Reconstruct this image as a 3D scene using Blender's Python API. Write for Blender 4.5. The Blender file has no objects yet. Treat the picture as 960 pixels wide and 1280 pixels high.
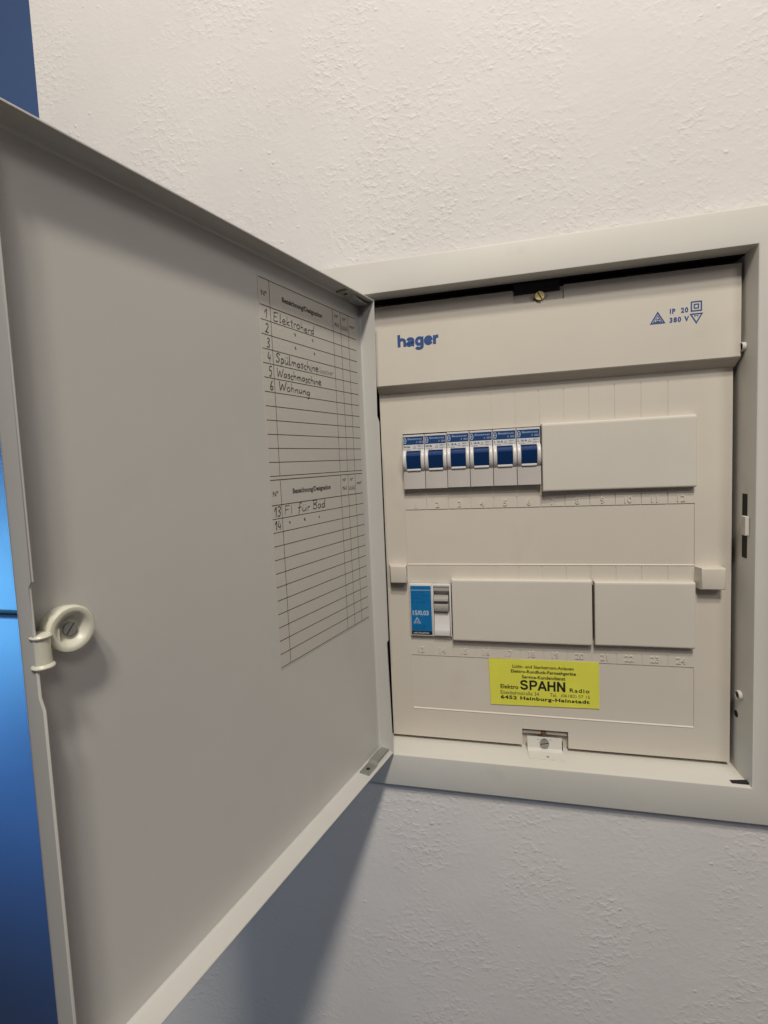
import bpy, bmesh, math, random
from mathutils import Vector, Matrix
random.seed(7)
S = 0.001                                     # every length below is in millimetres
SC = bpy.context.scene
COL = SC.collection

# ------------------------------------------------------------------ camera
cam_d = bpy.data.cameras.new("camera")
cam = bpy.data.objects.new("camera", cam_d); COL.objects.link(cam); SC.camera = cam
right = Vector((0.9717549490113285, 0.2313813385799397, -0.04642192616582798))
down = Vector((-0.028153711419195177, -0.08164008694226413, -0.9962641540963844))
fwd = Vector((-0.23430682364223832, 0.9694315717785422, -0.07281991508969357))
m = Matrix.Identity(4)
for i in range(3):
    m[i][0] = right[i]; m[i][1] = -down[i]; m[i][2] = -fwd[i]
m.translation = Vector((-48.59493893, -408.15517362, 40.62313703)) * S
cam.matrix_world = m
cam_d.sensor_fit = 'AUTO'; cam_d.sensor_width = 36
cam_d.lens = 610.089 / 1280 * 36
cam_d.shift_x = (480 - 449.812) / 1280
cam_d.shift_y = (624.992 - 640) / 1280
cam_d.clip_start = 0.01; cam_d.clip_end = 50

# ------------------------------------------------------------------ light
world = bpy.data.worlds.new("World"); SC.world = world; world.use_nodes = True
bg = world.node_tree.nodes['Background']
# dim room: pale ceiling above, dark floor below
wn = world.node_tree
tcw = wn.nodes.new('ShaderNodeTexCoord'); sep = wn.nodes.new('ShaderNodeSeparateXYZ'); wn.links.new(tcw.outputs['Generated'], sep.inputs[0])
mrw = wn.nodes.new('ShaderNodeMapRange'); mrw.inputs[1].default_value = -0.6; mrw.inputs[2].default_value = 0.6
mrw.inputs[3].default_value = 0.022; mrw.inputs[4].default_value = 0.085
wn.links.new(sep.outputs[2], mrw.inputs[0]); wn.links.new(mrw.outputs[0], bg.inputs[1])
bg.inputs[0].default_value = (0.93, 0.86, 1.06, 1)

def area(name, loc, target, size, power, color, shape='DISK', size_y=None, spread=180):
    d = bpy.data.lights.new(name, 'AREA'); d.shape = shape; d.size = size * S
    if size_y: d.size_y = size_y * S
    d.energy = power; d.color = color; d.spread = math.radians(spread)
    o = bpy.data.objects.new(name, d); COL.objects.link(o)
    o.location = Vector(loc) * S
    o.rotation_euler = (Vector(target) - Vector(loc)).to_track_quat('-Z', 'Y').to_euler()
    return o
area("ceiling_lamp", (20, -1020, 1140), (0, 0, 0), 150, 8.6, (1, 0.935, 0.835))
area("ceiling_lamp", (130, -920, 1370), (0, 0, 0), 150, 10.6, (1, 0.935, 0.835))
area("side_lamp", (640, -1350, 1050), (0, 0, 0), 420, 5.0, (1, 0.96, 0.90))
area("added_blue_light", (-2150, -500, -420), (-980, 350, -300), 820, 2.9, (0.17, 0.60, 1.0), spread=44)  # added unseen blue light that gives the cupboard its glow; no window is known

vs = SC.view_settings
vs.view_transform = 'Standard'; vs.look = 'None'; vs.exposure = 0.13; vs.gamma = 1.0; vs.use_curve_mapping = False

# ------------------------------------------------------------------ materials
def mat(name, color, rough=0.5, metal=0.0, spec=0.5, var=0.0, var_scale=30, bump=0.0, bump_scale=900, stain=None, sss=0.0, coat=0.0):
    ma = bpy.data.materials.new(name); ma.use_nodes = True
    nt = ma.node_tree; b = nt.nodes['Principled BSDF']
    b.inputs['Base Color'].default_value = (*color, 1)
    b.inputs['Roughness'].default_value = rough; b.inputs['Metallic'].default_value = metal
    b.inputs['Specular IOR Level'].default_value = spec
    b.inputs['Coat Weight'].default_value = coat
    if sss:
        b.inputs['Subsurface Weight'].default_value = sss
        b.inputs['Subsurface Radius'].default_value = (0.004, 0.0035, 0.002); b.inputs['Subsurface Scale'].default_value = 0.5
    tc = nt.nodes.new('ShaderNodeTexCoord')
    if var:
        n = nt.nodes.new('ShaderNodeTexNoise'); n.inputs['Scale'].default_value = var_scale; n.inputs['Detail'].default_value = 6
        n.inputs['Roughness'].default_value = 0.62
        nt.links.new(tc.outputs['Object'], n.inputs['Vector'])
        mr = nt.nodes.new('ShaderNodeMapRange'); mr.inputs[1].default_value = 0.25; mr.inputs[2].default_value = 0.75
        mr.inputs[3].default_value = 1 - var; mr.inputs[4].default_value = 1 + var
        nt.links.new(n.outputs['Fac'], mr.inputs[0])
        mx = nt.nodes.new('ShaderNodeMix'); mx.data_type = 'RGBA'; mx.blend_type = 'MULTIPLY'; mx.inputs[0].default_value = 1
        mx.inputs[6].default_value = (*color, 1); nt.links.new(mr.outputs[0], mx.inputs[7])
        out = mx.outputs[2]
        if stain:
            n2 = nt.nodes.new('ShaderNodeTexNoise'); n2.inputs['Scale'].default_value = stain[1]; n2.inputs['Detail'].default_value = 8
            nt.links.new(tc.outputs['Object'], n2.inputs['Vector'])
            r2 = nt.nodes.new('ShaderNodeMapRange'); r2.inputs[1].default_value = 0.62; r2.inputs[2].default_value = 0.8
            r2.inputs[4].default_value = stain[2]; nt.links.new(n2.outputs['Fac'], r2.inputs[0])
            m2 = nt.nodes.new('ShaderNodeMix'); m2.data_type = 'RGBA'
            nt.links.new(r2.outputs[0], m2.inputs[0]); nt.links.new(out, m2.inputs[6]); m2.inputs[7].default_value = (*stain[0], 1)
            out = m2.outputs[2]
        nt.links.new(out, b.inputs['Base Color'])
        rr = nt.nodes.new('ShaderNodeMapRange'); rr.inputs[3].default_value = rough - 0.08; rr.inputs[4].default_value = rough + 0.1
        nt.links.new(n.outputs['Fac'], rr.inputs[0]); nt.links.new(rr.outputs[0], b.inputs['Roughness'])
    if bump:
        nb = nt.nodes.new('ShaderNodeTexNoise'); nb.inputs['Scale'].default_value = bump_scale; nb.inputs['Detail'].default_value = 3
        nt.links.new(tc.outputs['Object'], nb.inputs['Vector'])
        bp = nt.nodes.new('ShaderNodeBump'); bp.inputs['Strength'].default_value = bump; bp.inputs['Distance'].default_value = 0.0004
        nt.links.new(nb.outputs['Fac'], bp.inputs['Height']); nt.links.new(bp.outputs[0], b.inputs['Normal'])
    return ma

M = dict(
    steel=mat('painted_steel', (0.62, 0.598, 0.545), 0.5, spec=0.35, var=0.03, var_scale=12, bump=0.12, bump_scale=1500, stain=((0.36, 0.31, 0.23), 25, 0.28)),
    door=mat('door_paint', (0.500, 0.490, 0.464), 0.33, var=0.035, var_scale=9, bump=0.10, bump_scale=1400, stain=((0.34, 0.31, 0.26), 18, 0.2)),
    plate=mat('beige_plastic', (0.60, 0.553, 0.478), 0.55, var=0.03, var_scale=14, bump=0.22, bump_scale=1700, stain=((0.37, 0.30, 0.21), 22, 0.2)),
    strip=mat('beige_strip', (0.615, 0.575, 0.505), 0.5, var=0.025, var_scale=16, bump=0.2, bump_scale=1700),
    dark=mat('recess_shade', (0.012, 0.011, 0.011), 0.8),  # shade inside holes, gaps and the back box, put into the colour
    black=mat('plain_black', (0.012, 0.011, 0.012), 0.55),
    white=mat('white_plastic', (0.66, 0.64, 0.62), 0.35, var=0.03, var_scale=60, bump=0.05),
    grey=mat('light_grey_plastic', (0.50, 0.465, 0.44), 0.5, var=0.03, var_scale=60, bump=0.08),
    midgrey=mat('mid_grey_plastic', (0.36, 0.335, 0.31), 0.4, var=0.04, var_scale=60),
    blue=mat('blue_toggle', (0.005, 0.031, 0.12), 0.3, var=0.08, var_scale=80),
    bluelab=mat('blue_label', (0.007, 0.048, 0.17), 0.4, var=0.05, var_scale=80),
    cyan=mat('bright_blue_label', (0.006, 0.15, 0.38), 0.35, var=0.08, var_scale=90),
    whitelab=mat('white_label', (0.62, 0.62, 0.64), 0.45, var=0.03, var_scale=90),
    ink=mat('black_ink', (0.012, 0.012, 0.012), 0.6),
    pale_ink=mat('pale_ink', (0.38, 0.47, 0.58), 0.5),
    grey_ink=mat('grey_ink', (0.05, 0.048, 0.045), 0.7),
    faint_ink=mat('pencil', (0.25, 0.235, 0.21), 0.7),
    blue_ink=mat('blue_ink', (0.016, 0.065, 0.23), 0.5),
    line_ink=mat('line_ink', (0.03, 0.018, 0.014), 0.6),
    pen=mat('pen_ink', (0.022, 0.022, 0.024), 0.5),
    label=mat('clear_label', (0.505, 0.478, 0.43), 0.40, var=0.025, var_scale=14, bump=0.05),
    yellow=mat('yellow_sticker', (0.72, 0.71, 0.085), 0.45, var=0.07, var_scale=30),
    cream=mat('cream_nylon', (0.58, 0.57, 0.47), 0.36, var=0.05, var_scale=90, sss=0.25),
    brass=mat('brass', (0.55, 0.45, 0.22), 0.35, metal=1.0, var=0.1, var_scale=300),
    zinc=mat('zinc', (0.42, 0.43, 0.40), 0.42, metal=0.85, var=0.12, var_scale=120),
    rust=mat('rusty_steel', (0.13, 0.065, 0.03), 0.8, metal=0.2, var=0.4, var_scale=400, bump=0.4),
    cup=mat('blue_gloss', (0.085, 0.15, 0.33), 0.42, var=0.04, var_scale=5, bump=0.05, bump_scale=200),
)

def wall_material():
    ma = bpy.data.materials.new('rough_white_plaster'); ma.use_nodes = True
    nt = ma.node_tree; b = nt.nodes['Principled BSDF']; L = nt.links.new
    b.inputs['Roughness'].default_value = 0.8; b.inputs['Specular IOR Level'].default_value = 0.25
    tc = nt.nodes.new('ShaderNodeTexCoord')
    def noise(scale, detail, rough=0.55, dist=0.0, vec=None):
        n = nt.nodes.new('ShaderNodeTexNoise'); n.inputs['Scale'].default_value = scale; n.inputs['Detail'].default_value = detail
        n.inputs['Roughness'].default_value = rough; n.inputs['Distortion'].default_value = dist
        L(vec or tc.outputs['Object'], n.inputs['Vector']); return n.outputs['Fac']
    def rng(x, a, c, lo, hi):
        r = nt.nodes.new('ShaderNodeMapRange'); r.interpolation_type = 'SMOOTHSTEP'
        r.inputs[1].default_value = a; r.inputs[2].default_value = c; r.inputs[3].default_value = lo; r.inputs[4].default_value = hi
        L(x, r.inputs[0]); return r.outputs[0]
    def math_(op, x, y):
        n = nt.nodes.new('ShaderNodeMath'); n.operation = op
        for i, v in enumerate((x, y)):
            if isinstance(v, (int, float)): n.inputs[i].default_value = v
            else: L(v, n.inputs[i])
        return n.outputs[0]
    mp = nt.nodes.new('ShaderNodeMapping'); mp.inputs['Rotation'].default_value = (0, 0.6, 0); mp.inputs['Scale'].default_value = (1, 1, 1.25)
    L(tc.outputs['Object'], mp.inputs['Vector'])
    blobs = rng(noise(230, 2.5, 0.5, 0.1, mp.outputs[0]), 0.42, 0.85, 0, 1)        # little ridges and blobs of roller plaster
    mask = rng(noise(14, 3), 0.38, 0.62, 0.18, 1)
    fine = noise(420, 4, 0.6)
    broad = noise(38, 3)
    h = math_('ADD', math_('MULTIPLY', math_('MULTIPLY', blobs, mask), 1.0), math_('ADD', math_('MULTIPLY', fine, 0.30), math_('MULTIPLY', broad, 1.1)))
    # sparse pimples
    v = nt.nodes.new('ShaderNodeTexVoronoi'); v.inputs['Scale'].default_value = 95; v.inputs['Randomness'].default_value = 1
    L(mp.outputs[0], v.inputs['Vector'])
    pim = math_('MULTIPLY', rng(v.outputs['Distance'], 0.0, 0.2, 1, 0), rng(noise(30, 1), 0.5, 0.6, 0, 1))
    h = math_('ADD', h, math_('MULTIPLY', pim, 0.9))
    bp = nt.nodes.new('ShaderNodeBump'); bp.inputs['Strength'].default_value = 0.42; bp.inputs['Distance'].default_value = 0.0009
    L(h, bp.inputs['Height']); L(bp.outputs[0], b.inputs['Normal'])
    cr = nt.nodes.new('ShaderNodeMix'); cr.data_type = 'RGBA'
    L(rng(noise(9, 4), 0.35, 0.7, 0, 1), cr.inputs[0])
    cr.inputs[6].default_value = (0.72, 0.69, 0.665, 1); cr.inputs[7].default_value = (0.69, 0.66, 0.64, 1)
    L(cr.outputs[2], b.inputs['Base Color'])
    return ma
M['wall'] = wall_material()

# ------------------------------------------------------------------ helpers
def V(x, y, z): return Vector((x * S, y * S, z * S))
def new(): return bmesh.new()
def box(bm, x0, x1, y0, y1, z0, z1, bev=0.0, seg=2):
    r = bmesh.ops.create_cube(bm, size=1)
    vs_ = r['verts']
    for v in vs_:
        v.co = V(x0 if v.co.x < 0 else x1, y0 if v.co.y < 0 else y1, z0 if v.co.z < 0 else z1)
    if bev:
        ed = list({e for v in vs_ for e in v.link_edges})
        bmesh.ops.bevel(bm, geom=ed, offset=bev * S, segments=seg, profile=0.5, affect='EDGES', clamp_overlap=True)
    return bm
def extrude_yz(bm, prof, x0, x1):             # a (y, z) outline pulled along x
    a = [bm.verts.new(V(x0, y, z)) for y, z in prof]; b = [bm.verts.new(V(x1, y, z)) for y, z in prof]
    n = len(prof)
    bm.faces.new(a); bm.faces.new(b[::-1])
    for i in range(n): bm.faces.new((a[i], b[i], b[(i + 1) % n], a[(i + 1) % n]))
def extrude_xz(bm, prof, y0, y1):
    a = [bm.verts.new(V(x, y0, z)) for x, z in prof]; b = [bm.verts.new(V(x, y1, z)) for x, z in prof]
    n = len(prof)
    bm.faces.new(a); bm.faces.new(b[::-1])
    for i in range(n): bm.faces.new((a[i], b[i], b[(i + 1) % n], a[(i + 1) % n]))
def lathe(bm, prof, cx, cz, seg=40, axis='Y', cy=0):     # prof: (radius, along-axis)
    rings = []
    for r, t in prof:
        ring = []
        for k in range(seg):
            a = 2 * math.pi * k / seg; c, s = math.cos(a) * r, math.sin(a) * r
            ring.append(bm.verts.new(V(cx + c, t, cz + s) if axis == 'Y' else (V(cx + c, cy + s, t) if axis == 'Z' else V(t, cy + c, cz + s))))
        rings.append(ring)
    for a, b in zip(rings, rings[1:]):
        for k in range(seg): bm.faces.new((a[k], a[(k + 1) % seg], b[(k + 1) % seg], b[k]))
    bm.faces.new(rings[0]); bm.faces.new(rings[-1][::-1])
def ring_loft(bm, rects, cap_first=False, cap_last=False):   # rects: (x0, x1, z0, z1, y)
    rs = []
    for x0, x1, z0, z1, y in rects:
        rs.append([bm.verts.new(V(*p)) for p in ((x0, y, z0), (x1, y, z0), (x1, y, z1), (x0, y, z1))])
    for a, b in zip(rs, rs[1:]):
        for k in range(4): bm.faces.new((a[k], a[(k + 1) % 4], b[(k + 1) % 4], b[k]))
    if cap_first: bm.faces.new(rs[0])
    if cap_last: bm.faces.new(rs[-1][::-1])
def obj(name, bm, material, parent=None, loc=None, rz=0, smooth=False, label=None):
    bmesh.ops.recalc_face_normals(bm, faces=bm.faces)
    me = bpy.data.meshes.new(name); bm.to_mesh(me); bm.free()
    o = bpy.data.objects.new(name, me); COL.objects.link(o)
    me.materials.append(M[material] if isinstance(material, str) else material)
    if smooth:
        for p in me.polygons: p.use_smooth = True
        me.set_sharp_from_angle(angle=math.radians(38))
    if parent: o.parent = parent
    if loc is not None: o.location = loc
    o.rotation_euler = (0, 0, rz)
    if label: o['label'] = label
    return o
def thing(name, loc, label, cat, group=None):
    o = bpy.data.objects.new(name, None); COL.objects.link(o); o.location = Vector(loc) * S
    o.empty_display_size = 0.02; o['label'] = label; o['category'] = cat
    if group: o['group'] = group
    return o
_cache = {}
def glyph_mesh(s, bold, spacing, extrude):
    key = (s, bold, spacing, extrude)
    if key not in _cache:
        c = bpy.data.curves.new('text', 'FONT'); c.body = s; c.size = 1; c.offset = bold; c.space_character = spacing
        c.extrude = extrude; c.resolution_u = 3; c.fill_mode = 'BOTH'
        o = bpy.data.objects.new('text', c); COL.objects.link(o)
        dg = bpy.context.evaluated_depsgraph_get()
        me = bpy.data.meshes.new_from_object(o.evaluated_get(dg))
        bpy.data.objects.remove(o); bpy.data.curves.remove(c)
        _cache[key] = me
    return _cache[key]
def text(bm, s, x, z, w=None, h=None, y=0, align='L', bold=0.0, spacing=1.0, extrude=0.0, rot=0.0, depth=0.0):
    """lettering facing -Y; bottom-left (or centre/right) of its bounding box at x, z; w and h in mm"""
    me = glyph_mesh(s, bold, spacing, extrude)
    xs = [v.co.x for v in me.vertices]; ys = [v.co.y for v in me.vertices]
    x0, x1, y0, y1 = min(xs), max(xs), min(ys), max(ys)
    kx = w / (x1 - x0) if w else None; ky = h / (y1 - y0) if h else None
    kx = kx or ky; ky = ky or kx
    ox = {'L': 0, 'C': -(x1 - x0) * kx / 2, 'R': -(x1 - x0) * kx}[align]
    vm = []
    for v in me.vertices:
        a = (v.co.x - x0) * kx + ox; b = (v.co.y - y0) * ky
        a, b = a * math.cos(rot) - b * math.sin(rot), a * math.sin(rot) + b * math.cos(rot)
        vm.append(bm.verts.new(V(x + a, y - v.co.z * depth, z + b)))
    for p in me.polygons:
        try: bm.faces.new([vm[i] for i in p.vertices])
        except ValueError: pass
def bar(bm, x0, x1, z0, z1, y):
    bm.faces.new([bm.verts.new(V(*p)) for p in ((x0, y, z0), (x1, y, z0), (x1, y, z1), (x0, y, z1))])
def stroke(bm, pts, w, y, end=0.64):
    """a pen stroke: a flat ribbon through pts (x, z), smoothed"""
    P = [Vector(p) for p in pts]
    if len(P) > 2:
        Q = []
        ext = [P[0]] + P + [P[-1]]
        for i in range(1, len(ext) - 2):
            for k in range(5):
                t = k / 5; a, b, c, d = ext[i - 1:i + 3]
                Q.append(0.5 * ((2 * b) + (c - a) * t + (2 * a - 5 * b + 4 * c - d) * t * t + (3 * b - a - 3 * c + d) * t ** 3))
        Q.append(P[-1]); P = Q
    n = len(P); prev = None
    for i in range(n):
        d = (P[min(i + 1, n - 1)] - P[max(i - 1, 0)])
        if d.length < 1e-6: continue
        nn = Vector((-d.y, d.x)).normalized() * w * (0.5 if 0 < i < n - 1 else end / 2)
        a = bm.verts.new(V(P[i].x + nn.x, y, P[i].y + nn.y)); b = bm.verts.new(V(P[i].x - nn.x, y, P[i].y - nn.y))
        if prev: bm.faces.new((prev[0], prev[1], b, a))
        prev = (a, b)
def outline(bm, pts, w, y):                    # closed polygon drawn as straight bars with mitred corners
    n = len(pts); P = [Vector(p) for p in pts]; ins = []; out = []
    cx = sum(P, Vector((0, 0))) / n
    for i in range(n):
        e1 = (P[i] - P[i - 1]).normalized(); e2 = (P[(i + 1) % n] - P[i]).normalized()
        n1 = Vector((-e1.y, e1.x)); n2 = Vector((-e2.y, e2.x)); b = (n1 + n2)
        b = b / max(b.dot(n1), 1e-3) * w / 2
        ins.append(bm.verts.new(V(P[i].x + b.x, y, P[i].y + b.y))); out.append(bm.verts.new(V(P[i].x - b.x, y, P[i].y - b.y)))
    for i in range(n):
        j = (i + 1) % n; bm.faces.new((ins[i], ins[j], out[j], out[i]))
def screw(bm, cx, cz, y, r, h, slot, ang):
    """slotted cheese head facing -Y: two half discs on a thinner disc"""
    lathe(bm, [(r * 0.98, y), (r * 0.98, y - h * 0.45)], cx, cz, 28)
    for sgn in (0, math.pi):
        pts = []
        a0 = math.asin(slot / 2 / r)
        for k in range(13):
            a = a0 + (math.pi - 2 * a0) * k / 12 + sgn + ang
            pts.append((cx + r * math.cos(a), cz + r * math.sin(a)))
        extrude_xz(bm, pts, y - h * 0.4, y - h)

# ------------------------------------------------------------------ setting: the wall
WY = -19.0
IX0, IX1, IZ0, IZ1 = -136.5, 134.77, -201.2, 172.2         # opening of the frame
OX0, OX1, OZ0, OZ1 = -165.0, 161.5, -228.4, 196.4          # outside of the frame
bm = new()
hx0, hx1, hz0, hz1 = OX0 + 8, OX1 - 8, OZ0 + 8, OZ1 - 8
X0, X1, Z0, Z1 = -424.0, 1400.0, -1300.0, 1500.0
box_y = (WY, 130)
for x0, x1, z0, z1 in ((X0, hx0, Z0, Z1), (hx1, X1, Z0, Z1), (hx0, hx1, Z0, hz0), (hx0, hx1, hz1, Z1)):
    v = [bm.verts.new(V(x, WY, z)) for x, z in ((x0, z0), (x1, z0), (x1, z1), (x0, z1))]; bm.faces.new(v)
v = [bm.verts.new(V(X0, y, z)) for y, z in ((WY, Z0), (WY, Z1), (130, Z1), (130, Z0))]; bm.faces.new(v)      # end of the wall
v = [bm.verts.new(V(x, 130, z)) for x, z in ((X0, Z0), (X0, Z1), (X1, Z1), (X1, Z0))]; bm.faces.new(v)
for (xa, za), (xb, zb) in (((hx0, hz0), (hx1, hz0)), ((hx1, hz0), (hx1, hz1)), ((hx1, hz1), (hx0, hz1)), ((hx0, hz1), (hx0, hz0))):
    bm.faces.new([bm.verts.new(V(*p)) for p in ((xa, WY, za), (xb, WY, zb), (xb, 80, zb), (xa, 80, za))])
w = obj('wall', bm, 'wall'); w['kind'] = 'structure'

# ------------------------------------------------------------------ blue cupboard beyond the end of the wall
cup = thing('cupboard', (-1300, 560, -2000), 'glossy blue cupboard with two stacked doors beyond the left end of the white wall', 'cupboard')
def cpart(name, bm, material): return obj(name, bm, material, cup, loc=V(0, 0, 0))
bm = new(); box(bm, -900, 900, -190, 220, 0, 3400, 3); cpart('carcass', bm, 'black')
bm = new(); box(bm, -898, 898, -212, -190, 60, 1771, 3); cpart('door', bm, 'cup')
bm = new(); box(bm, -898, 898, -212, -190, 1784, 3390, 3); cpart('door', bm, 'cup')
cup.rotation_euler = (0, 0, math.radians(0))

# ------------------------------------------------------------------ fuse box
RL = Vector((0, WY, OZ0)) * S
fb = thing('fuse_box', (0, WY, OZ0), 'beige recessed fuse box with its grey door swung open', 'fuse box')
def part(name, bm, material, parent=None, **k):
    return obj(name, bm, material, parent or fb, loc=(-RL if parent is None else Vector((0, 0, 0))), **k)

bm = new()                                                   # frame: a mitred steel profile that also lines the recess
def rc(i, y): return (IX0 - i, IX1 + i, IZ0 - i, IZ1 + i, y)  # i = how far outside the opening
def ro(i, y): return (OX0 + i, OX1 - i, OZ0 + i, OZ1 - i, y)
ring_loft(bm, [ro(3.0, WY + 0.5), ro(3.0, -21.6), ro(0.0, -22.0), ro(0.0, -24.0), ro(0.5, -24.7), ro(1.3, -25), rc(1.1, -25), rc(0.35, -24.7), rc(0, -24.0), rc(0, 7.0), rc(4.5, 7.2)])
frame = part('frame', bm, 'steel', smooth=True)
bm = new(); ring_loft(bm, [rc(4.4, 7.3), rc(4.4, 24)], cap_last=True); part('back_box', bm, 'dark')
bm = new(); bar(bm, 0, 0.001, 0, 0.001, 0); bm.clear(); box(bm, IX0 + 1, IX1 - 0.3, -9.0, 3.0, IZ1 - 0.5, IZ1 + 0.4); part('top_gap_shade', bm, 'dark')  # dark slab on the return stands in for the shade of the deep gap

# openings and pressed holes in the right-hand return
def rim(name, y, z, r):
    bm = new()
    prof = [(r * 1.0, 134.6), (r * 1.0, 132.4), (r * 0.86, 132.2), (r * 0.8, 132.6), (r * 0.8, 134.3)]
    lathe(bm, prof, 0, z, 22, axis='X', cy=y)
    o = part(name, bm, 'steel', smooth=True)
    b2 = new(); lathe(b2, [(r * 0.76, 134.4), (r * 0.76, 133.2)], 0, z, 20, axis='X', cy=y)
    obj('hole', b2, 'dark', o)
rim('pressed_hole', -8.5, -140.8, 3.4)
rim('pressed_hole', -9.0, 109.6, 3.2)
bm = new(); lathe(bm, [(2.6, 135.5), (2.6, 134.55)], 0, -158.0, 20, axis='X', cy=-2.5); part('hole', bm, 'dark')
bm = new(); box(bm, 134.45, 136, -14.8, -8.6, -38.2, 7.4); sl = part('latch_slot', bm, 'dark')
bm = new(); box(bm, 131.8, 134.4, -18.5, -12.2, -21.5, -8.0, 0.5); part('latch_tab', bm, 'steel')
bm = new(); extrude_xz(bm, [(124, -200.9), (134.5, -200.9), (134.5, -199.6)], -21.5, -17.8); part('corner_gap', bm, 'dark')

# cover plate: stepped sheet with openings, grooves and recessed fields
PX0, PX1, PZ0, PZ1 = -126.2, 131.8, -197.8, 104
xs = {PX0, PX1, -108, 108, -107, 107, -18, 17.7}
zs = {PZ0, PZ1, 17.8, 64, -62, -107.3, -46, 0, -172.2, -125, 9.5, 66, 92, -47.5, -58, -184, -116.5}
grooves = [-108 + 18 * k for k in range(1, 12)]
for g in grooves: xs |= {g - 0.28, g + 0.28}
for z in (0, -125): zs |= {z + 0.5}
xs = sorted(xs); zs = sorted(zs)
def depth(x, z):
    if -108 < x < 108 and 17.8 < z < 64: return None
    if -107 < x < 107 and -107.3 < z < -62: return None
    if -18 < x < 17.7 and z < -184: return None
    if -108 < x < 108 and (-46 < z < 0 or -172.2 < z < -125): return 0.5
    if -108 < x < 108 and (0 < z < 0.5): return 1.0
    if any(abs(x - g) < 0.28 for g in grooves) and (0.3 < z < 9.5 or 66 < z < 92 or -58 < z < -47.5 or -125 < z < -116.5): return 0.7 if z > 0 and z < 10 else 0.35
    return 0.0
BK = 9.0
bm = new()
cache = {}
def vv(x, y, z):
    k = (round(x, 3), round(y, 3), round(z, 3))
    if k not in cache: cache[k] = bm.verts.new(V(*k))
    return cache[k]
D = [[depth((a + b) / 2, (c + d) / 2) for c, d in zip(zs, zs[1:])] for a, b in zip(xs, xs[1:])]
nx, nz = len(D), len(D[0])
for i in range(nx):
    for j in range(nz):
        d0 = D[i][j]
        if d0 is not None:
            bm.faces.new((vv(xs[i], d0, zs[j]), vv(xs[i + 1], d0, zs[j]), vv(xs[i + 1], d0, zs[j + 1]), vv(xs[i], d0, zs[j + 1])))
        for di, dj in ((1, 0), (0, 1)):
            ii, jj = i + di, j + dj
            d1 = D[ii][jj] if ii < nx and jj < nz else None
            a, b = (BK if d0 is None else d0), (BK if d1 is None else d1)
            if a != b:
                if di: q = ((xs[i + 1], a, zs[j]), (xs[i + 1], a, zs[j + 1]), (xs[i + 1], b, zs[j + 1]), (xs[i + 1], b, zs[j]))
                else: q = ((xs[i], a, zs[j + 1]), (xs[i + 1], a, zs[j + 1]), (xs[i + 1], b, zs[j + 1]), (xs[i], b, zs[j + 1]))
                bm.faces.new([vv(*p) for p in q])
for j in range(nz):
    if D[0][j] is not None: bm.faces.new([vv(*p) for p in ((PX0, BK, zs[j]), (PX0, BK, zs[j + 1]), (PX0, 0, zs[j + 1]), (PX0, 0, zs[j]))])
for i in range(nx):
    if D[i][0] is not None: bm.faces.new([vv(*p) for p in ((xs[i], BK, PZ0), (xs[i + 1], BK, PZ0), (xs[i + 1], 0, PZ0), (xs[i], 0, PZ0))])
plate = part('cover_plate', bm, 'plate')
for z in (-46, -172.2):                                       # raised lower edge of each recessed field
    bm = new(); extrude_yz(bm, [(0.6, z + 0.5), (-0.45, z - 0.35), (0.2, z - 0.7)], -107.6, 107.6); obj('ridge', bm, 'plate', plate)
for x in (-108, 108):
    for z0, z1 in ((-46, 0), (-172.2, -125)):
        bm = new(); extrude_xz(bm, [(x - 0.25, z0), (x + 0.25, z0), (x + 0.25, z1), (x - 0.25, z1)], 0.5, -0.2); obj('ridge', bm, 'plate', plate)
for k in range(24):                                           # the moulded numbers 1 to 24
    bm = new(); r, c = divmod(k, 12)
    z = (2.0 if r == 0 else -122.6)
    text(bm, str(k + 1), -99 + 18 * c, z, h=4.9, y=-0.05, align='C', extrude=0.5, depth=1.1, bold=0.018)
    obj('number', bm, 'plate', plate)

# header cover with chamfered lower edge and the screw notch in its top
hb = new()
HX0, HX1, HY = -126.3, 132.6, -8.7
prof = [(HY + 0.6, 166.9), (HY, 166.3), (HY, 103.6), (HY + 0.5, 102.9), (-0.3, 97.8), (3.2, 97.8), (3.2, 166.9)]
def hprof(z): return [p for p in prof]
extrude_yz(hb, prof, HX0, -18.1)
extrude_yz(hb, prof, 18.2, HX1)
pm = [(HY, 156.8), (HY, 103.6), (HY + 0.5, 102.9), (-0.3, 97.8), (3.2, 97.8), (3.2, 156.8)]
extrude_yz(hb, pm, -18.1, 18.2)
extrude_yz(hb, [(-7.3, 166.2), (-7.3, 156.8), (1, 156.8), (1, 166.2)], -18.1, 18.2)
bmesh.ops.remove_doubles(hb, verts=hb.verts, dist=1e-6)
seen = {}
for f in list(hb.faces):                                      # drop the doubled inner faces where the three pieces meet
    key = tuple(sorted(v.index for v in f.verts))
hb.verts.index_update()
header = part('header_cover', hb, 'plate')
bm = new()
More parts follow.
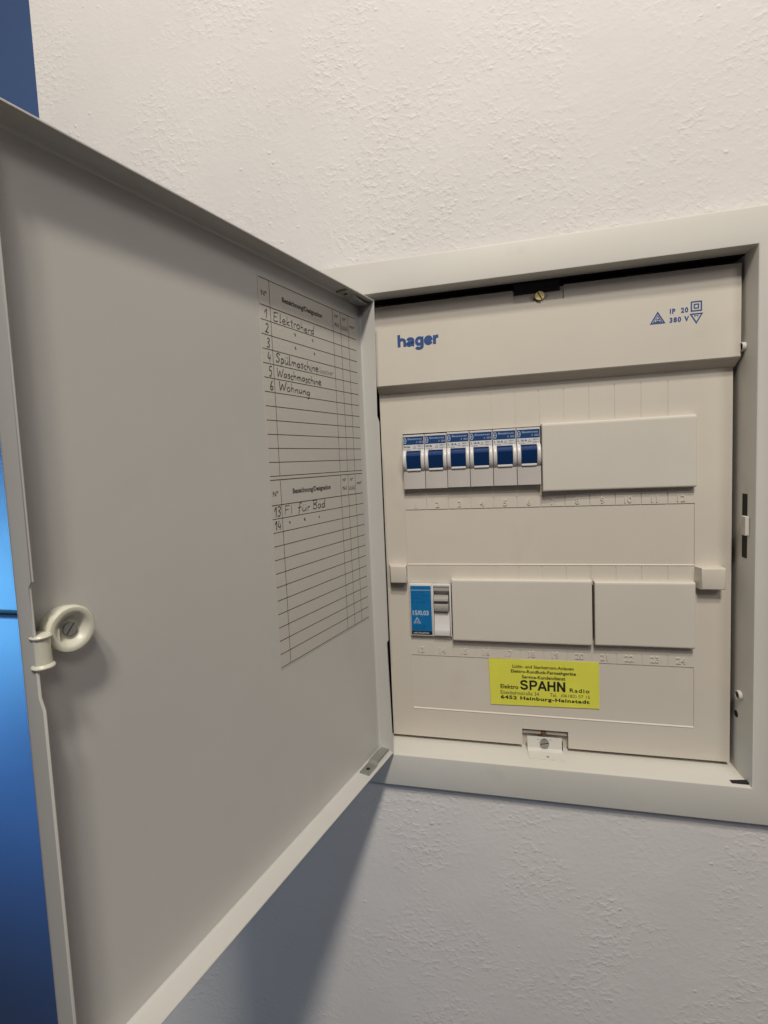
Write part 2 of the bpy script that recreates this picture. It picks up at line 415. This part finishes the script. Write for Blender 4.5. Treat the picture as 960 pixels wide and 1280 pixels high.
LOGO = [[(1, 9.7), (1, 0)], [(1, 3.6), (1.7, 5.2), (3.4, 5.85), (5.2, 5.0), (5.6, 3.4), (5.6, 0)],
        [(8.0, 4.6), (8.8, 5.6), (10.3, 5.9), (12.0, 5.2), (12.3, 3.8), (12.3, 1.2), (13.2, .8)], [(12.2, 3.5), (9.6, 3.1), (8.0, 2.2), (8.3, 1.1), (9.6, .9), (11.4, 1.5), (12.2, 2.8)],
        [(19.6, 6.7), (19.6, -0.4), (18.8, -1.8), (17.2, -2.3), (15.6, -2.0), (14.8, -1.2)], [(19.5, 3.4), (18.8, 5.4), (17.2, 5.9), (15.6, 4.9), (15.1, 3.3), (15.6, 1.6), (17.1, .9), (18.7, 1.5), (19.5, 3.3)],
        [(22.4, 3.1), (27.0, 3.1)], [(26.9, 3.2), (26.4, 5.0), (24.7, 5.9), (22.9, 5.1), (22.2, 3.4), (22.7, 1.6), (24.6, .85), (26.2, 1.4), (26.9, 2.2)],
        [(29.4, 6.7), (29.4, 0)], [(29.4, 3.4), (30.0, 5.0), (31.2, 5.7), (32.5, 5.8)]]
for k, st in enumerate(LOGO): stroke(bm, [(-107.6 + a, 133.2 + b) for a, b in st], 2.35, HY - 0.12 - 0.015 * k, 1.0)
obj('logo', bm, 'blue_ink', header)
bm = new(); y = HY - 0.12
tri = lambda cx, cz, r, up=1: [(cx + r * math.sin(a), cz + up * r * math.cos(a)) for a in (0, -2 * math.pi / 3, 2 * math.pi / 3)]
outline(bm, tri(80.6, 134.0, 5.0), 0.9, y); outline(bm, tri(80.6, 133.9, 3.0), 0.5, y)
outline(bm, [(80.0, 133), (81.4, 133), (81.4, 134.4), (80.0, 134.4)], 0.5, y)
text(bm, 'IP  20', 88.4, 137.0, w=11.6, h=3.7, y=y, bold=0.045, spacing=1.25)
text(bm, '380 V', 88.2, 130.9, w=12.4, h=3.7, y=y, bold=0.045, spacing=1.25)
outline(bm, [(102.0, 137.6), (108.2, 137.6), (108.2, 143.8), (102.0, 143.8)], 0.9, y)
outline(bm, [(103.8, 139.4), (106.4, 139.4), (106.4, 142.0), (103.8, 142.0)], 0.8, y)
outline(bm, tri(105.1, 133.4, 4.1, -1), 0.85, y)
for a, b in (((103.9, 135.2), (104.3, 133.3)), ((106.3, 135.2), (105.9, 133.3)), ((103.9, 134.2), (106.3, 134.2))): stroke(bm, [a, b], 0.55, y)
obj('protection_marks', bm, 'blue_ink', header)
bm = new()                                                    # black block standing in for the deep dark opening above the notch
box(bm, -17.2, 15.6, -8.0, 0, 163.2, 171.4, 0.3); part('top_opening_shade', bm, 'black')
bm = new(); screw(bm, 0.9, 160.2, -7.4, 3.3, 3.2, 0.9, math.radians(-62)); scr = part('cover_screw', bm, 'brass', smooth=False)
bm = new(); extrude_xz(bm, [(0.9 + 6.6 * math.cos(a) * (1 if abs(math.cos(a)) > .3 else 1), 160.2 + 2.3 * math.sin(a)) for a in [2 * math.pi * k / 24 for k in range(24)]], -7.55, -7.0); part('screw_slot', bm, 'midgrey')

# bottom notch: inner ledge, angle bracket and screw
bm = new(); box(bm, -19.5, 19, 6.5, 8.5, -201, -183)
part('notch_back', bm, 'plate')
bm = new(); box(bm, -17.6, 17.2, 2.8, 6.4, -189.0, -186.8, 0.3); part('notch_rail', bm, 'plate')
bm = new()
extrude_yz(bm, [(-0.6, -190.0), (0.6, -190.0), (0.6, -201.5), (-13.5, -201.5), (-13.5, -200.7), (-4.0, -200.0), (-1.6, -198.6)], -14.2, 12.6)
br = part('angle_bracket', bm, 'steel', smooth=False)
b2 = new(); lathe(b2, [(0.9, -201.2), (0.9, -200.4)], 0.5, 0, 14, axis='Z', cy=-10); obj('hole', b2, 'dark', br)
b2 = new(); extrude_xz(b2, [(12.65, -192), (13.6, -193), (13.6, -200.6), (12.65, -200.6)], 0.4, 0.8); obj('side_dark_strip', b2, 'dark', br)  # dark strip along the bracket's right edge
bm = new()
for sx in (-1, 1):
    cxs = -0.9 + sx * 4.6
    outline(bm, [(cxs + 2.6 * math.cos(2 * math.pi * k / 18), -193.6 + 1.7 * math.sin(2 * math.pi * k / 18)) for k in range(18)], 0.95, -0.8)
part('screw_slot', bm, 'rust')
bm = new(); screw(bm, -0.9, -193.8, -0.7, 3.4, 2.4, 0.8, 0.25); part('cover_screw', bm, 'zinc')
bm = new(); lathe(bm, [(2.2, 6.2), (2.2, 1.5), (1.4, 0.8)], -1.0, -188.3, 18); part('rusty_bolt', bm, 'rust', smooth=True)

# three snap-in blanking strips
def strip(x0, x1, z0, z1, y, tilt_l=0.0, tilt_r=0.0):
    bm = new()
    pr_ = [(3, z1 - 0.3), (y + 1.4, z1), (y + 0.6, z1 - 0.3), (y + 0.2, z1 - 0.9), (y, z1 - 2.0), (y, z0 + 1.5), (y + 0.2, z0 + 0.7), (y + 0.8, z0 + 0.15), (y + 1.8, z0), (3, z0 + 0.3)]
    n = 9; rings = []
    xr = [x0, x0 + 0.25, x0 + 0.8] + [x0 + (x1 - x0) * k / n for k in range(1, n)] + [x1 - 0.8, x1 - 0.25, x1]
    for x in xr:
        e = 1.0 if x in (x0, x1) else (0.35 if (x - x0 < 0.5 or x1 - x < 0.5) else 0)
        t = (x - x0) / (x1 - x0)
        off = tilt_l * max(0, 1 - t * 2.4) ** 1.3 + tilt_r * max(0, (t - 0.7) / 0.3) ** 1.3
        rings.append([bm.verts.new(V(x, yy - (off if yy < 2.9 else 0) + (e * 0.8 if yy < 2.9 else 0), zz)) for yy, zz in pr_])
    k = len(pr_)
    for a, b in zip(rings, rings[1:]):
        for i in range(k): bm.faces.new((a[i], b[i], b[(i + 1) % k], a[(i + 1) % k]))
    bm.faces.new(rings[0]); bm.faces.new(rings[-1][::-1])
    return bm
part('blanking_strip', strip(1.0, 107.4, 12.8, 65.4, -5.2, 2.2), 'strip', label='wide blank cover strip in the upper row beside the switches')
part('blanking_strip', strip(-71.6, 35.8, -109.4, -57.4, -5.6), 'strip', label='wide blank cover strip in the lower row')
part('blanking_strip', strip(37.5, 106.8, -108.9, -58.2, -5.4, 0.5), 'strip', label='short blank cover strip at the right of the lower row')
bm = new()
for x0, x1, z0, z1 in ((107.55, 108.0, 17, 64), (-108.6, -107.8, 17.6, 63.8)):
    box(bm, x0, x1, -0.02, 0.3, z0, z1)
bm.free()

# retaining clips left and right
for x0, x1, z0, z1 in ((107.6, 125.0, -62.9, -46.9), (-123.8, -108.4, -60.6, -46.0)):
    bm = new(); box(bm, x0, x1, -8.2, 0.2, z0, z1)
    ed = [e for e in bm.edges if all(v.co.y < -0.004 for v in e.verts)]
    bmesh.ops.bevel(bm, geom=ed, offset=1.1 * S, segments=3, profile=0.5, affect='EDGES')
    for v in bm.verts:                                        # the left flank leans
        if v.co.y < -0.004 and v.co.x < (x0 + x1) / 2 * S: v.co.x += 1.8 * S
    part('retaining_clip', bm, 'plate', smooth=True)

# yellow sticker
bm = new()
extrude_xz(bm, [(-43.4, -125.3), (-42.4, -164.6), (41.2, -162.6), (41.2, -124.4)], 0.2, -0.22)
stk = part('sticker', bm, 'yellow', label='yellow printed electrician sticker')
bm = new(); y = -0.32
text(bm, 'Licht- und Starkstrom-Anlagen', -1.0, -133.0, w=47, h=3.5, y=y, align='C', bold=0.018)
text(bm, 'Elektro-Rundfunk-Fernsehgeräte', -0.8, -137.2, w=50, h=3.6, y=y, align='C', bold=0.022)
text(bm, 'Service-Kundendienst', -0.6, -140.9, w=33.5, h=2.9, y=y, align='C', bold=0.022)
text(bm, 'Elektro', -34.4, -150.3, w=14.2, h=3.6, y=y, bold=0.02)
SP = [[(5.3, 6.0), (4.6, 7.1), (3.1, 7.5), (1.4, 6.9), (.95, 5.7), (1.6, 4.7), (3.2, 4.2), (4.9, 3.5), (5.4, 2.3), (4.7, 1.1), (3.1, .7), (1.4, 1.2), (.7, 2.4)],
      [(8.1, 0), (8.1, 8.2)], [(8.1, 7.45), (11.2, 7.45), (12.4, 6.6), (12.6, 5.5), (12.1, 4.3), (11.0, 3.7), (8.1, 3.7)],
      [(14.3, 0), (17.2, 8.0)], [(20.1, 0), (17.2, 8.0)], [(15.3, 2.5), (19.1, 2.5)],
      [(22.0, 0), (22.0, 8.2)], [(26.6, 0), (26.6, 8.2)], [(22.0, 4.3), (26.6, 4.3)],
      [(29.3, 0), (29.3, 8.2)], [(29.3, 8.0), (34.0, .2)], [(34.0, 0), (34.0, 8.2)]]
for k, st in enumerate(SP): stroke(bm, [(-18.8 + a, -150.4 + b) for a, b in st], 1.6, y - 0.01 * k, 1.0)
text(bm, 'Radio', 19.2, -150.4, w=14.8, h=3.4, y=y, bold=0.02, spacing=1.2)
text(bm, '6452 Hainburg-Hainstadt', -34.4, -160.0, w=68.4, h=4.0, y=y, bold=0.035, spacing=1.12)
obj('print', bm, 'ink', stk)
bm = new()
text(bm, 'Eisenbahnstraße 34', -34.4, -155.0, w=30.2, h=3.1, y=y, bold=0.0)
text(bm, 'Tel.', 4.2, -155.0, w=5.2, h=2.9, y=y, bold=0.0)
text(bm, '(06182) 57 15', 12.6, -155.5, w=21.6, h=3.3, y=y, bold=0.0)
obj('print', bm, 'grey_ink', stk)

# ------------------------------------------------------------------ door (part of the fuse box)
FL, DW, DT, DB = 12.93, 258.26, 166.52, -198.5
H = Vector((-121.83, -27.24, 0)) * S
RZ = math.radians(72.6535)
# door space: x = -distance from the hinge, y = depth behind the flange's free edge, z up
N_free = (4.2, -37.6)      # the notch that lets the latch through
N_h1, N_h2 = 75.5, -103.8
def door_ring(i, y, lip=0.0):
    xl, xr, zb, zt = -DW + i, -i, DB + i, DT - i
    p = [(xl, zb, 0), (xr, zb, 0), (xr, N_h2 - 1.2, 1.5), (xr, N_h2 + 1.2, 0), (xr, N_h1 - 2.5, 0), (xr, N_h1 + 2.5, 1.6), (xr, zt, 1.6 if False else 0.0),
         (xl, zt, 0), (xl, N_free[0] + 1.2, 0), (xl, N_free[0] - 1.0, 2.2), (xl, N_free[1] + 1.0, 2.2), (xl, N_free[1] - 3.2, 0)]
    return [V(x, y + lip * d, z) for x, z, d in p]
bm = new(); rings = []
spec = [(2.6, FL + 1.0, 0), (1.0, FL + 0.6, 0), (0.2, FL - 0.6, 0), (0, FL - 2.2, 0), (0, 0.25, 1), (0.25, 0, 1), (0.85, 0, 1), (1.1, 0.25, 1), (1.1, FL - 2.4, 0), (1.35, FL - 1.1, 0), (2.1, FL - 0.25, 0), (3.6, FL, 0)]
for i, y, l in spec: rings.append([bm.verts.new(p) for p in door_ring(i, y, l)])
K = len(rings[0])
for a, b in zip(rings, rings[1:]):
    for k in range(K): bm.faces.new((a[k], a[(k + 1) % K], b[(k + 1) % K], b[k]))
bm.faces.new(rings[0]); bm.faces.new(rings[-1][::-1])
door = obj('door', bm, 'door', fb, loc=H - RL, rz=RZ, smooth=True, label='open grey steel door with a wiring list stuck inside')
def dpart(name, bm, material, **k): return obj(name, bm, material, door, **k)

bm = new()                                                    # latch knob: a dished nylon button
kx, kz = -243.6, -16.4
lathe(bm, [(7.9, FL), (8.4, FL - 2), (9.0, FL - 6.6), (8.9, FL - 8.0), (8.3, FL - 8.8), (7.1, FL - 9.0), (6.1, FL - 8.5), (5.2, FL - 7.4), (3.9, FL - 5.9), (3.0, FL - 5.5), (2.0, FL - 5.5)], kx, kz, 48)
knob = dpart('latch_knob', bm, 'cream', smooth=True)
bm = new(); extrude_yz(bm, [(FL - 8.0, kz - 5.6), (FL - 8.0, kz + 1.5), (FL - 3, kz + 1.5), (FL - 3, kz - 5.6)], -254.5, -248); dpart('latch_arm', bm, 'cream')
bm = new(); screw(bm, kx, kz, FL - 5.4, 2.5, 1.7, 0.6, math.radians(50)); dpart('latch_screw', bm, 'zinc')
bm = new()
lathe(bm, [(2.6, -26.9), (3.6, -26.7), (3.9, -26.1), (3.7, -25.5), (3.1, -25.0), (2.9, -20), (3.0, -16.2), (3.5, -15.7), (3.6, -15.1), (3.1, -14.5), (1.7, -14.3)], -255.2, 0, 30, axis='Z', cy=3.6)
dpart('latch_roller', bm, 'cream', smooth=True)

def hinge_clip(zf, sgn):                                      # pressed zinc strip lying on the flange
    bm = new()
    prof = [(-37, 0.15), (-24, 0.15), (-21, 1.6), (-7, 2.2), (-2, 1.0), (2.5, 0.2)]
    wd = [4.2, 4.2, 3.7, 3.4, 3.2, 2.4]
    rings = []
    for (x, hgt), wv in zip(prof, wd):
        c = 6.6 if x < -22 else 7.0
        rings.append([bm.verts.new(V(x, c + dy, zf + sgn * (hgt + dz))) for dy, dz in ((-wv, 0), (wv, 0), (wv, 1.0), (-wv, 1.0))])
    for a, b in zip(rings, rings[1:]):
        for k in range(4): bm.faces.new((a[k], b[k], b[(k + 1) % 4], a[(k + 1) % 4]))
    bm.faces.new(rings[0]); bm.faces.new(rings[-1][::-1])
    o = dpart('hinge_clip', bm, 'zinc')
    return o
hinge_clip(DB + 1.1, 1); hinge_clip(DT - 1.1, -1)
bm = new(); lathe(bm, [(1.5, DB + 2.0), (1.5, DB + 2.45)], -31, 0, 18, axis='Z', cy=6.6); dpart('clip_hole', bm, 'dark')
bm = new(); lathe(bm, [(1.5, DT - 2.0), (1.5, DT - 2.45)], -31, 0, 18, axis='Z', cy=6.6); dpart('clip_hole', bm, 'dark')

# wiring list stuck on the inside of the door
LY = FL - 0.16
bm = new(); box(bm, -118.6, -8.4, LY, FL + 0.1, -83.5, 153.6); dpart('wiring_list', bm, 'label')
GY = LY - 0.08
bm = new()
rows1 = [152.6] + [137.0 - 8.43 * k for k in range(13)]
rows2 = [33.5] + [18.1 - 8.37 * k for k in range(13)]
for rows in (rows1, rows2):
    for k, z in enumerate(rows):
        wv = 0.46 if k < 2 else 0.38
        bar(bm, -117.7, -9.2, z - wv / 2, z + wv / 2, GY)
    for sx in (108.6, 40.6, 30.4, 20.0): bar(bm, -sx - 0.17, -sx + 0.17, rows[-1], rows[0], GY - 0.03)
bar(bm, -29.8, -20.6, 140.9, 141.15, GY - 0.05); bar(bm, -29.8, -20.6, 22.0, 22.25, GY - 0.05)
dpart('ruled_table', bm, 'line_ink')
bm = new()
for zt, zb in ((152.6, 137.0), (33.5, 18.1)):
    bm = new()
    text(bm, 'Nº', -113.6, zb + 5.4, w=5.0, h=3.2, y=GY, align='C', bold=0.01)
    text(bm, 'Bezeichnung/Designation', -75.5, zb + 5.0, w=43, h=4.2, y=GY, align='C', bold=0.03)
    text(bm, 'Nº', -35.5, zb + 10.3, w=4.4, h=2.4, y=GY, align='C', bold=0.01)
    text(bm, 'N.l', -35.5, zb + 4.2, w=5.2, h=2.6, y=GY, align='C', bold=0.02)
    text(bm, 'Nº', -25.2, zb + 10.3, w=4.4, h=2.4, y=GY, align='C', bold=0.01)
    text(bm, 'L1L2L3', -25.2, zb + 4.6, w=8.0, h=2.0, y=GY, align='C')
    text(bm, 'mm²', -14.2, zb + 7.2, w=7.2, h=2.4, y=GY, align='C', bold=0.01)
    dpart('printed_heading', bm, 'grey_ink')

# handwriting, one pen stroke after another (unit glyphs: baseline 0, x-height .5, capitals 1)
G = {
 'E': (.62, [[(.5, 1), (.08, .97), (.1, .5), (.05, 0), (.5, .03)], [(.08, .52), (.42, .55)]]),
 'l': (.3, [[(.1, .98), (.12, .5), (.1, .03), (.24, .06)]]),
 'e': (.45, [[(.08, .25), (.34, .3), (.3, .48), (.12, .46), (.06, .2), (.2, .0), (.42, .1)]]),
 'k': (.48, [[(.1, 1), (.08, 0)], [(.38, .5), (.1, .22), (.42, .0)]]),
 't': (.34, [[(.17, .85), (.16, .05), (.3, .03)], [(.02, .58), (.34, .6)]]),
 'r': (.36, [[(.08, .5), (.1, 0)], [(.1, .3), (.2, .48), (.34, .46)]]),
 'o': (.46, [[(.22, .5), (.06, .3), (.14, .02), (.36, .1), (.38, .4), (.2, .5), (.3, .46)]]),
 'h': (.48, [[(.1, 1), (.08, 0)], [(.08, .25), (.22, .48), (.36, .36), (.38, 0)]]),
 'd': (.5, [[(.38, .42), (.18, .48), (.06, .2), (.2, 0), (.38, .2)], [(.42, 1.05), (.38, .4), (.42, 0)]]),
 'S': (.56, [[(.5, .86), (.3, 1.0), (.1, .8), (.28, .52), (.44, .28), (.26, -.02), (.04, .14)]]),
 'p': (.46, [[(.1, .5), (.06, -.4)], [(.08, .36), (.26, .5), (.38, .26), (.22, .02), (.08, .14)]]),
 'ü': (.5, [[(.08, .5), (.08, .1), (.24, .02), (.38, .2), (.4, .5)], [(.4, .4), (.42, 0)], [(.12, .82), (.15, .68)], [(.32, .84), (.35, .7)]]),
 'u': (.5, [[(.08, .5), (.08, .1), (.24, .02), (.38, .2), (.4, .5)], [(.4, .4), (.44, 0)]]),
 'm': (.7, [[(.06, .5), (.08, 0)], [(.08, .3), (.2, .5), (.3, .36), (.3, 0)], [(.3, .3), (.44, .5), (.56, .36), (.6, 0)]]),
 'a': (.48, [[(.36, .44), (.16, .48), (.05, .2), (.18, 0), (.34, .2), (.38, .5)], [(.37, .4), (.42, 0)]]),
 's': (.4, [[(.34, .46), (.16, .5), (.1, .34), (.3, .2), (.24, 0), (.04, .04)]]),
 'c': (.38, [[(.34, .42), (.18, .5), (.05, .24), (.18, 0), (.36, .08)]]),
 'i': (.24, [[(.1, .5), (.1, .02), (.2, .04)], [(.12, .74), (.14, .68)]]),
 'n': (.48, [[(.06, .5), (.08, 0)], [(.08, .3), (.22, .5), (.34, .36), (.38, 0)]]),
 'W': (.86, [[(.04, 1), (.18, .02), (.4, .7), (.54, .02), (.82, 1.02)]]),
 'g': (.48, [[(.36, .44), (.16, .48), (.05, .24), (.2, .04), (.36, .2), (.38, .48)], [(.38, .46), (.36, -.3), (.14, -.4)]]),
 'F': (.5, [[(.08, 1), (.06, 0)], [(.08, .98), (.46, 1)], [(.08, .54), (.38, .56)]]),
 'I': (.3, [[(.14, 1), (.12, 0)]]),
 'f': (.44, [[(.42, .98), (.26, 1.04), (.2, .6), (.14, -.36)], [(.04, .5), (.4, .52)]]),
 'B': (.6, [[(.12, 1), (.08, 0)], [(.02, .98), (.4, 1), (.46, .74), (.14, .54), (.44, .4), (.42, .04), (.06, .02)]]),
 '"': (.4, [[(.12, .45), (.2, .3), (.24, .16)]]),
 ' ': (.35, []),
 '1': (.4, [[(.02, .62), (.26, 1), (.24, 0)]]),
 '2': (.56, [[(.06, .8), (.24, 1), (.42, .8), (.3, .45), (.04, .04), (.2, .08), (.5, .02)]]),
 '3': (.54, [[(.08, .92), (.34, 1), (.42, .78), (.2, .56), (.44, .36), (.32, .02), (.04, .06)]]),
 '4': (.56, [[(.2, 1), (.06, .42), (.46, .4)], [(.38, .7), (.34, 0)]]),
 '5': (.56, [[(.46, 1), (.14, .98), (.1, .58), (.34, .62), (.44, .3), (.28, 0), (.04, .06)]]),
 '6': (.5, [[(.34, 1), (.12, .5), (.1, .14), (.26, 0), (.4, .2), (.28, .42), (.1, .3)]]),
}
def write(bm, s, x, z, size, width=None, slope=0.0, pen=0.5):
    tot = sum(G[c][0] for c in s); kx = (width / tot) if width else size * 0.95
    for c in s:
        adv, st = G[c]
        jz = random.uniform(-.25, .25); js = random.uniform(.93, 1.07)
        for pts in st:
            stroke(bm, [(x + p[0] * kx + p[1] * 0.09 * size + random.uniform(-.13, .13), z + jz + p[1] * size * js + random.uniform(-.16, .16)) for p in pts], pen * random.uniform(.85, 1.15), GY - 0.06)
        x += adv * kx; z += slope * adv * kx
Z1 = lambda k: 137.0 - 8.43 * k
Z2 = lambda k: 18.1 - 8.37 * k
def entry(*words, pen=0.52):
    bm = new()
    for wd, x, z, size, width, slope in words: write(bm, wd, x, z, size, width, slope, 0.8 if wd == '"' else pen)
    dpart('handwriting', bm, 'pen')
N1 = lambda n: (n, -114.6 + 0.3 * (int(n) - 1), Z1(int(n)) + 1.3, 5.6, 3.2, 0)
DT_ = lambda x, z: ('"', x, z, 6, 3.5, 0)
entry(N1('1'), ('Elektroherd', -106.4, Z1(1) + 1.4, 5.6, 42, -0.015))
entry(N1('2'), DT_(-87.5, Z1(2) + 3.2), DT_(-68.5, Z1(2) + 3.2))
entry(N1('3'), DT_(-87.8, Z1(3) + 3.2), DT_(-67.2, Z1(3) + 3.2))
entry(N1('4'), ('Spülmaschine', -106.6, Z1(4) + 2.0, 5.6, 45, -0.01), pen=0.55)
entry(N1('5'), ('Waschmaschine', -106.2, Z1(5) + 1.8, 5.2, 47, -0.01))
entry(N1('6'), ('Wohnung', -104.8, Z1(6) + 2.4, 5.4, 32, -0.03))
entry(('13', -116.2, Z2(1) + 1.3, 5.6, 6.6, 0), ('FI', -106.6, Z2(1) + 1.9, 5.4, 9, 0), ('für', -93.4, Z2(1) + 2.0, 5.6, 14, 0), ('Bad', -76.8, Z2(1) + 2.3, 5.6, 15, 0), pen=0.55)
entry(('14', -116.4, Z2(2) + 1.3, 5.6, 6.6, 0), DT_(-103.5, Z2(2) + 2.8), DT_(-88.0, Z2(2) + 2.8), DT_(-71.5, Z2(2) + 2.8), pen=0.55)
bm = new(); write(bm, 'kastner', -60.6, Z1(4) + 1.6, 4.0, 17.5, 0.0, 0.4); dpart('handwriting', bm, 'faint_ink', label='faint pencilled word after the fourth entry')

# ------------------------------------------------------------------ circuit breakers
PITCH = 18.0
def make_breaker(rating):
    t = thing('circuit_breaker', (0, 0, 18.2), '', 'circuit breaker', 'circuit breakers in the upper row')
    def p(name, bm, material, parent=None, **k): return obj(name, bm, material, parent or t, **k)
    hw = 8.82
    bm = new()                                                # body, standing 4 mm proud of the plate
    extrude_yz(bm, [(16, 0.2), (-5.8, 0.2), (-6.2, 0.6), (-6.0, 15.0), (-1.0, 15.6), (-1.0, 31), (-4.0, 31.8), (-4.0, 44.7), (-3.4, 45.1), (16, 45.1)], -hw, hw)
    ed = [e for e in bm.edges if abs(e.verts[0].co.x - e.verts[1].co.x) < 1e-7 and all(v.co.y < -0.002 for v in e.verts)]
    bmesh.ops.bevel(bm, geom=ed, offset=0.3 * S, segments=2, profile=0.5, affect='EDGES')
    p('body', bm, 'grey', smooth=True)
    cheek = [(-1.2, 32.6), (-4.6, 32.4), (-7.4, 31.2), (-9.2, 28.6), (-10.0, 25.2), (-9.8, 21.6), (-8.6, 18.2), (-6.6, 15.6), (-4.6, 14.3), (-1.2, 14.2)]
    for x0, x1 in ((-hw, -5.9), (5.9, hw)):
        bm = new(); extrude_yz(bm, cheek, x0, x1)
        ed = [e for e in bm.edges if abs(e.verts[0].co.x - e.verts[1].co.x) < 1e-7 and all(v.co.y < -0.002 for v in e.verts)]
        bmesh.ops.bevel(bm, geom=ed, offset=0.7 * S, segments=3, profile=0.5, affect='EDGES')
        p('cheek', bm, 'white', smooth=True)
    bm = new()                                                # toggle, pushed up
    extrude_yz(bm, [(-1, 31.6), (-3.6, 31.7), (-9.0, 28.1), (-9.4, 27.6), (-9.3, 26.8), (-6.4, 17.2), (-1, 17.0)], -5.7, 5.7)
    ed = [e for e in bm.edges if abs(e.verts[0].co.x - e.verts[1].co.x) > 1e-4 and all(v.co.y < -0.006 for v in e.verts)]
    p('toggle', bm, 'blue', smooth=True)
    bm = new(); box(bm, -5.7, 5.7, -7.2, -1.2, 15.3, 17.0, 0.4); p('lip', bm, 'white', smooth=True)
    bm = new(); box(bm, -hw + 0.45, hw - 0.45, -4.28, -3.9, 31.9, 44.8); lab = p('label_plate', bm, 'whitelab')
    bm = new(); bar(bm, -hw + 0.5, hw - 0.5, 37.0, 43.6, -4.36); p('blue_band', bm, 'bluelab', lab)
    bm = new()
    text(bm, 'Beettnnet', -4.6, 40.9, w=11.8, h=1.5, y=-4.44, bold=0.01); text(bm, 'S  003', 2.4, 38.3, w=5.2, h=1.4, y=-4.44, bold=0.01)
    pts = [(-7.0 + 1.0 * math.cos(2 * math.pi * k / 16), 40.3 + 2.3 * math.sin(2 * math.pi * k / 16)) for k in range(16)]
    outline(bm, pts, 0.55, -4.44); bar(bm, -7.4, -6.6, 39.9, 40.7, -4.45)
    p('band_print', bm, 'pale_ink', lab)
    bm = new()
    if rating == 'H16': text(bm, 'H16', -7.8, 34.4, w=4.8, h=1.7, y=-4.4, bold=0.035)
    else: text(bm, rating, -7.8, 34.4, w=6.8, h=1.7, y=-4.4, bold=0.025)
    p('rating_print', bm, 'ink', lab)
    bm = new()
    outline(bm, tri(0.9, 34.6, 1.3), 0.3, -4.4); text(bm, '380V~', 3.2, 35.0, w=4.8, h=1.2, y=-4.4, bold=0.01)
    text(bm, '6000 3', 3.2, 33.0, w=4.6, h=1.2, y=-4.4, bold=0.01); text(bm, '220', -7.6, 32.5, w=5.0, h=0.9, y=-4.4)
    p('small_print', bm, 'faint_ink', lab)
    return t
lab6 = ['blue-toggled circuit breaker at the left end of the row, its left side free',
        'blue-toggled circuit breaker marked H16, with another breaker on either side',
        'blue-toggled circuit breaker just right of the pair marked H16',
        'blue-toggled circuit breaker with exactly two more between it and the strip',
        'blue-toggled circuit breaker next to last before the wide blank strip',
        'blue-toggled circuit breaker at the right end, touching the wide blank strip']
def dup(root):
    r = root.copy(); COL.objects.link(r)
    for ch in root.children:
        c = ch.copy(); COL.objects.link(c); c.parent = r
        for g in ch.children:
            d = g.copy(); COL.objects.link(d); d.parent = c
    return r
protos = {}
for k in range(6):
    rt = 'H16' if k < 2 else 'L 16 A'
    if rt not in protos: o = protos[rt] = make_breaker(rt)
    else: o = dup(protos[rt])
    o.location = V(-99.0 + PITCH * k + 0.3, random.uniform(-.25, .25) + (0.4 if k < 2 else 0), 18.0 + (-0.25 if k < 2 else 0.1))
    o['label'] = lab6[k]

# ------------------------------------------------------------------ residual current breaker
rcd = thing('residual_current_breaker', (-89.6, 0, -106.9), 'residual current breaker with bright blue label and grey lever, left in lower row', 'circuit breaker')
def rp(name, bm, material, parent=None, **k): return obj(name, bm, material, parent or rcd, **k)
bm = new()                                                    # body with a well for the lever
box(bm, -17.2, 1.4, -3.4, 14, 0, 44.6, 0.4)
box(bm, 1.45, 2.7, -3.4, 14, 0.1, 44.55, 0.2); box(bm, 15.9, 17.2, -3.4, 14, 0.1, 44.55, 0.2)
box(bm, 2.7, 15.9, -3.4, 14, 42.6, 44.55, 0.2); box(bm, 2.7, 15.9, 3, 14, 0.1, 42.6)
rp('body', bm, 'white', smooth=True)
bm = new(); bar(bm, -16.6, 0.8, 4.2, 43.1, -3.5); l1 = rp('blue_label', bm, 'cyan')
bm = new()
text(bm, '15/0.03', -15.2, 17.8, w=13.6, h=4.2, y=-3.6, bold=0.04)
outline(bm, tri(-11.6, 12.6, 3.0), 0.7, -3.6); text(bm, '220', -13.6, 11.0, w=4, h=1.8, y=-3.6, bold=0.02)
bar(bm, -16.3, 0.5, 39.2, 39.7, -3.58)
rp('label_print', bm, 'pale_ink', l1)
bm = new()
for z, wv in ((36.6, 10), (34.2, 13), (31.8, 9), (28.6, 12), (8.0, 12), (6.0, 10)): text(bm, 'IN 25 A 220/380 V'[:int(wv)], -15.4, z, w=wv, h=1.1, y=-3.58)
rp('fine_print', bm, 'bluelab', l1)
bm = new(); bar(bm, -16.6, 0.8, 1.0, 4.2, -3.5); l2 = rp('black_label', bm, 'ink')
bm = new(); text(bm, 'NEUTRLEITER', -14.8, 1.8, w=13, h=1.4, y=-3.6, bold=0.01); rp('black_label_print', bm, 'whitelab', l2)
bm = new(); extrude_yz(bm, [(3, 42.3), (-2.6, 42.3), (-2.6, 38.8), (3, 37.6)], 2.9, 15.7); rp('upper_block', bm, 'midgrey')
bm = new(); extrude_yz(bm, [(3, 34.6), (-4.2, 34.8), (-6.8, 33.2), (-7.2, 31.6), (-6.4, 30.4), (-3.4, 29.6), (-3.4, 28.8), (-6.0, 27.8), (-6.6, 25.2), (-5.4, 22.2), (-2.8, 21.0), (3, 21.0)], 3.3, 15.0); rp('lever', bm, 'midgrey', smooth=True)
bm = new(); extrude_yz(bm, [(3, 20.3), (-2.4, 20.3), (-3.0, 10.5), (-4.6, 6.4), (-5.0, 4.6), (-4.4, 1.0), (3, 1.0)], 3.0, 15.6); rp('test_button', bm, 'white', smooth=True)
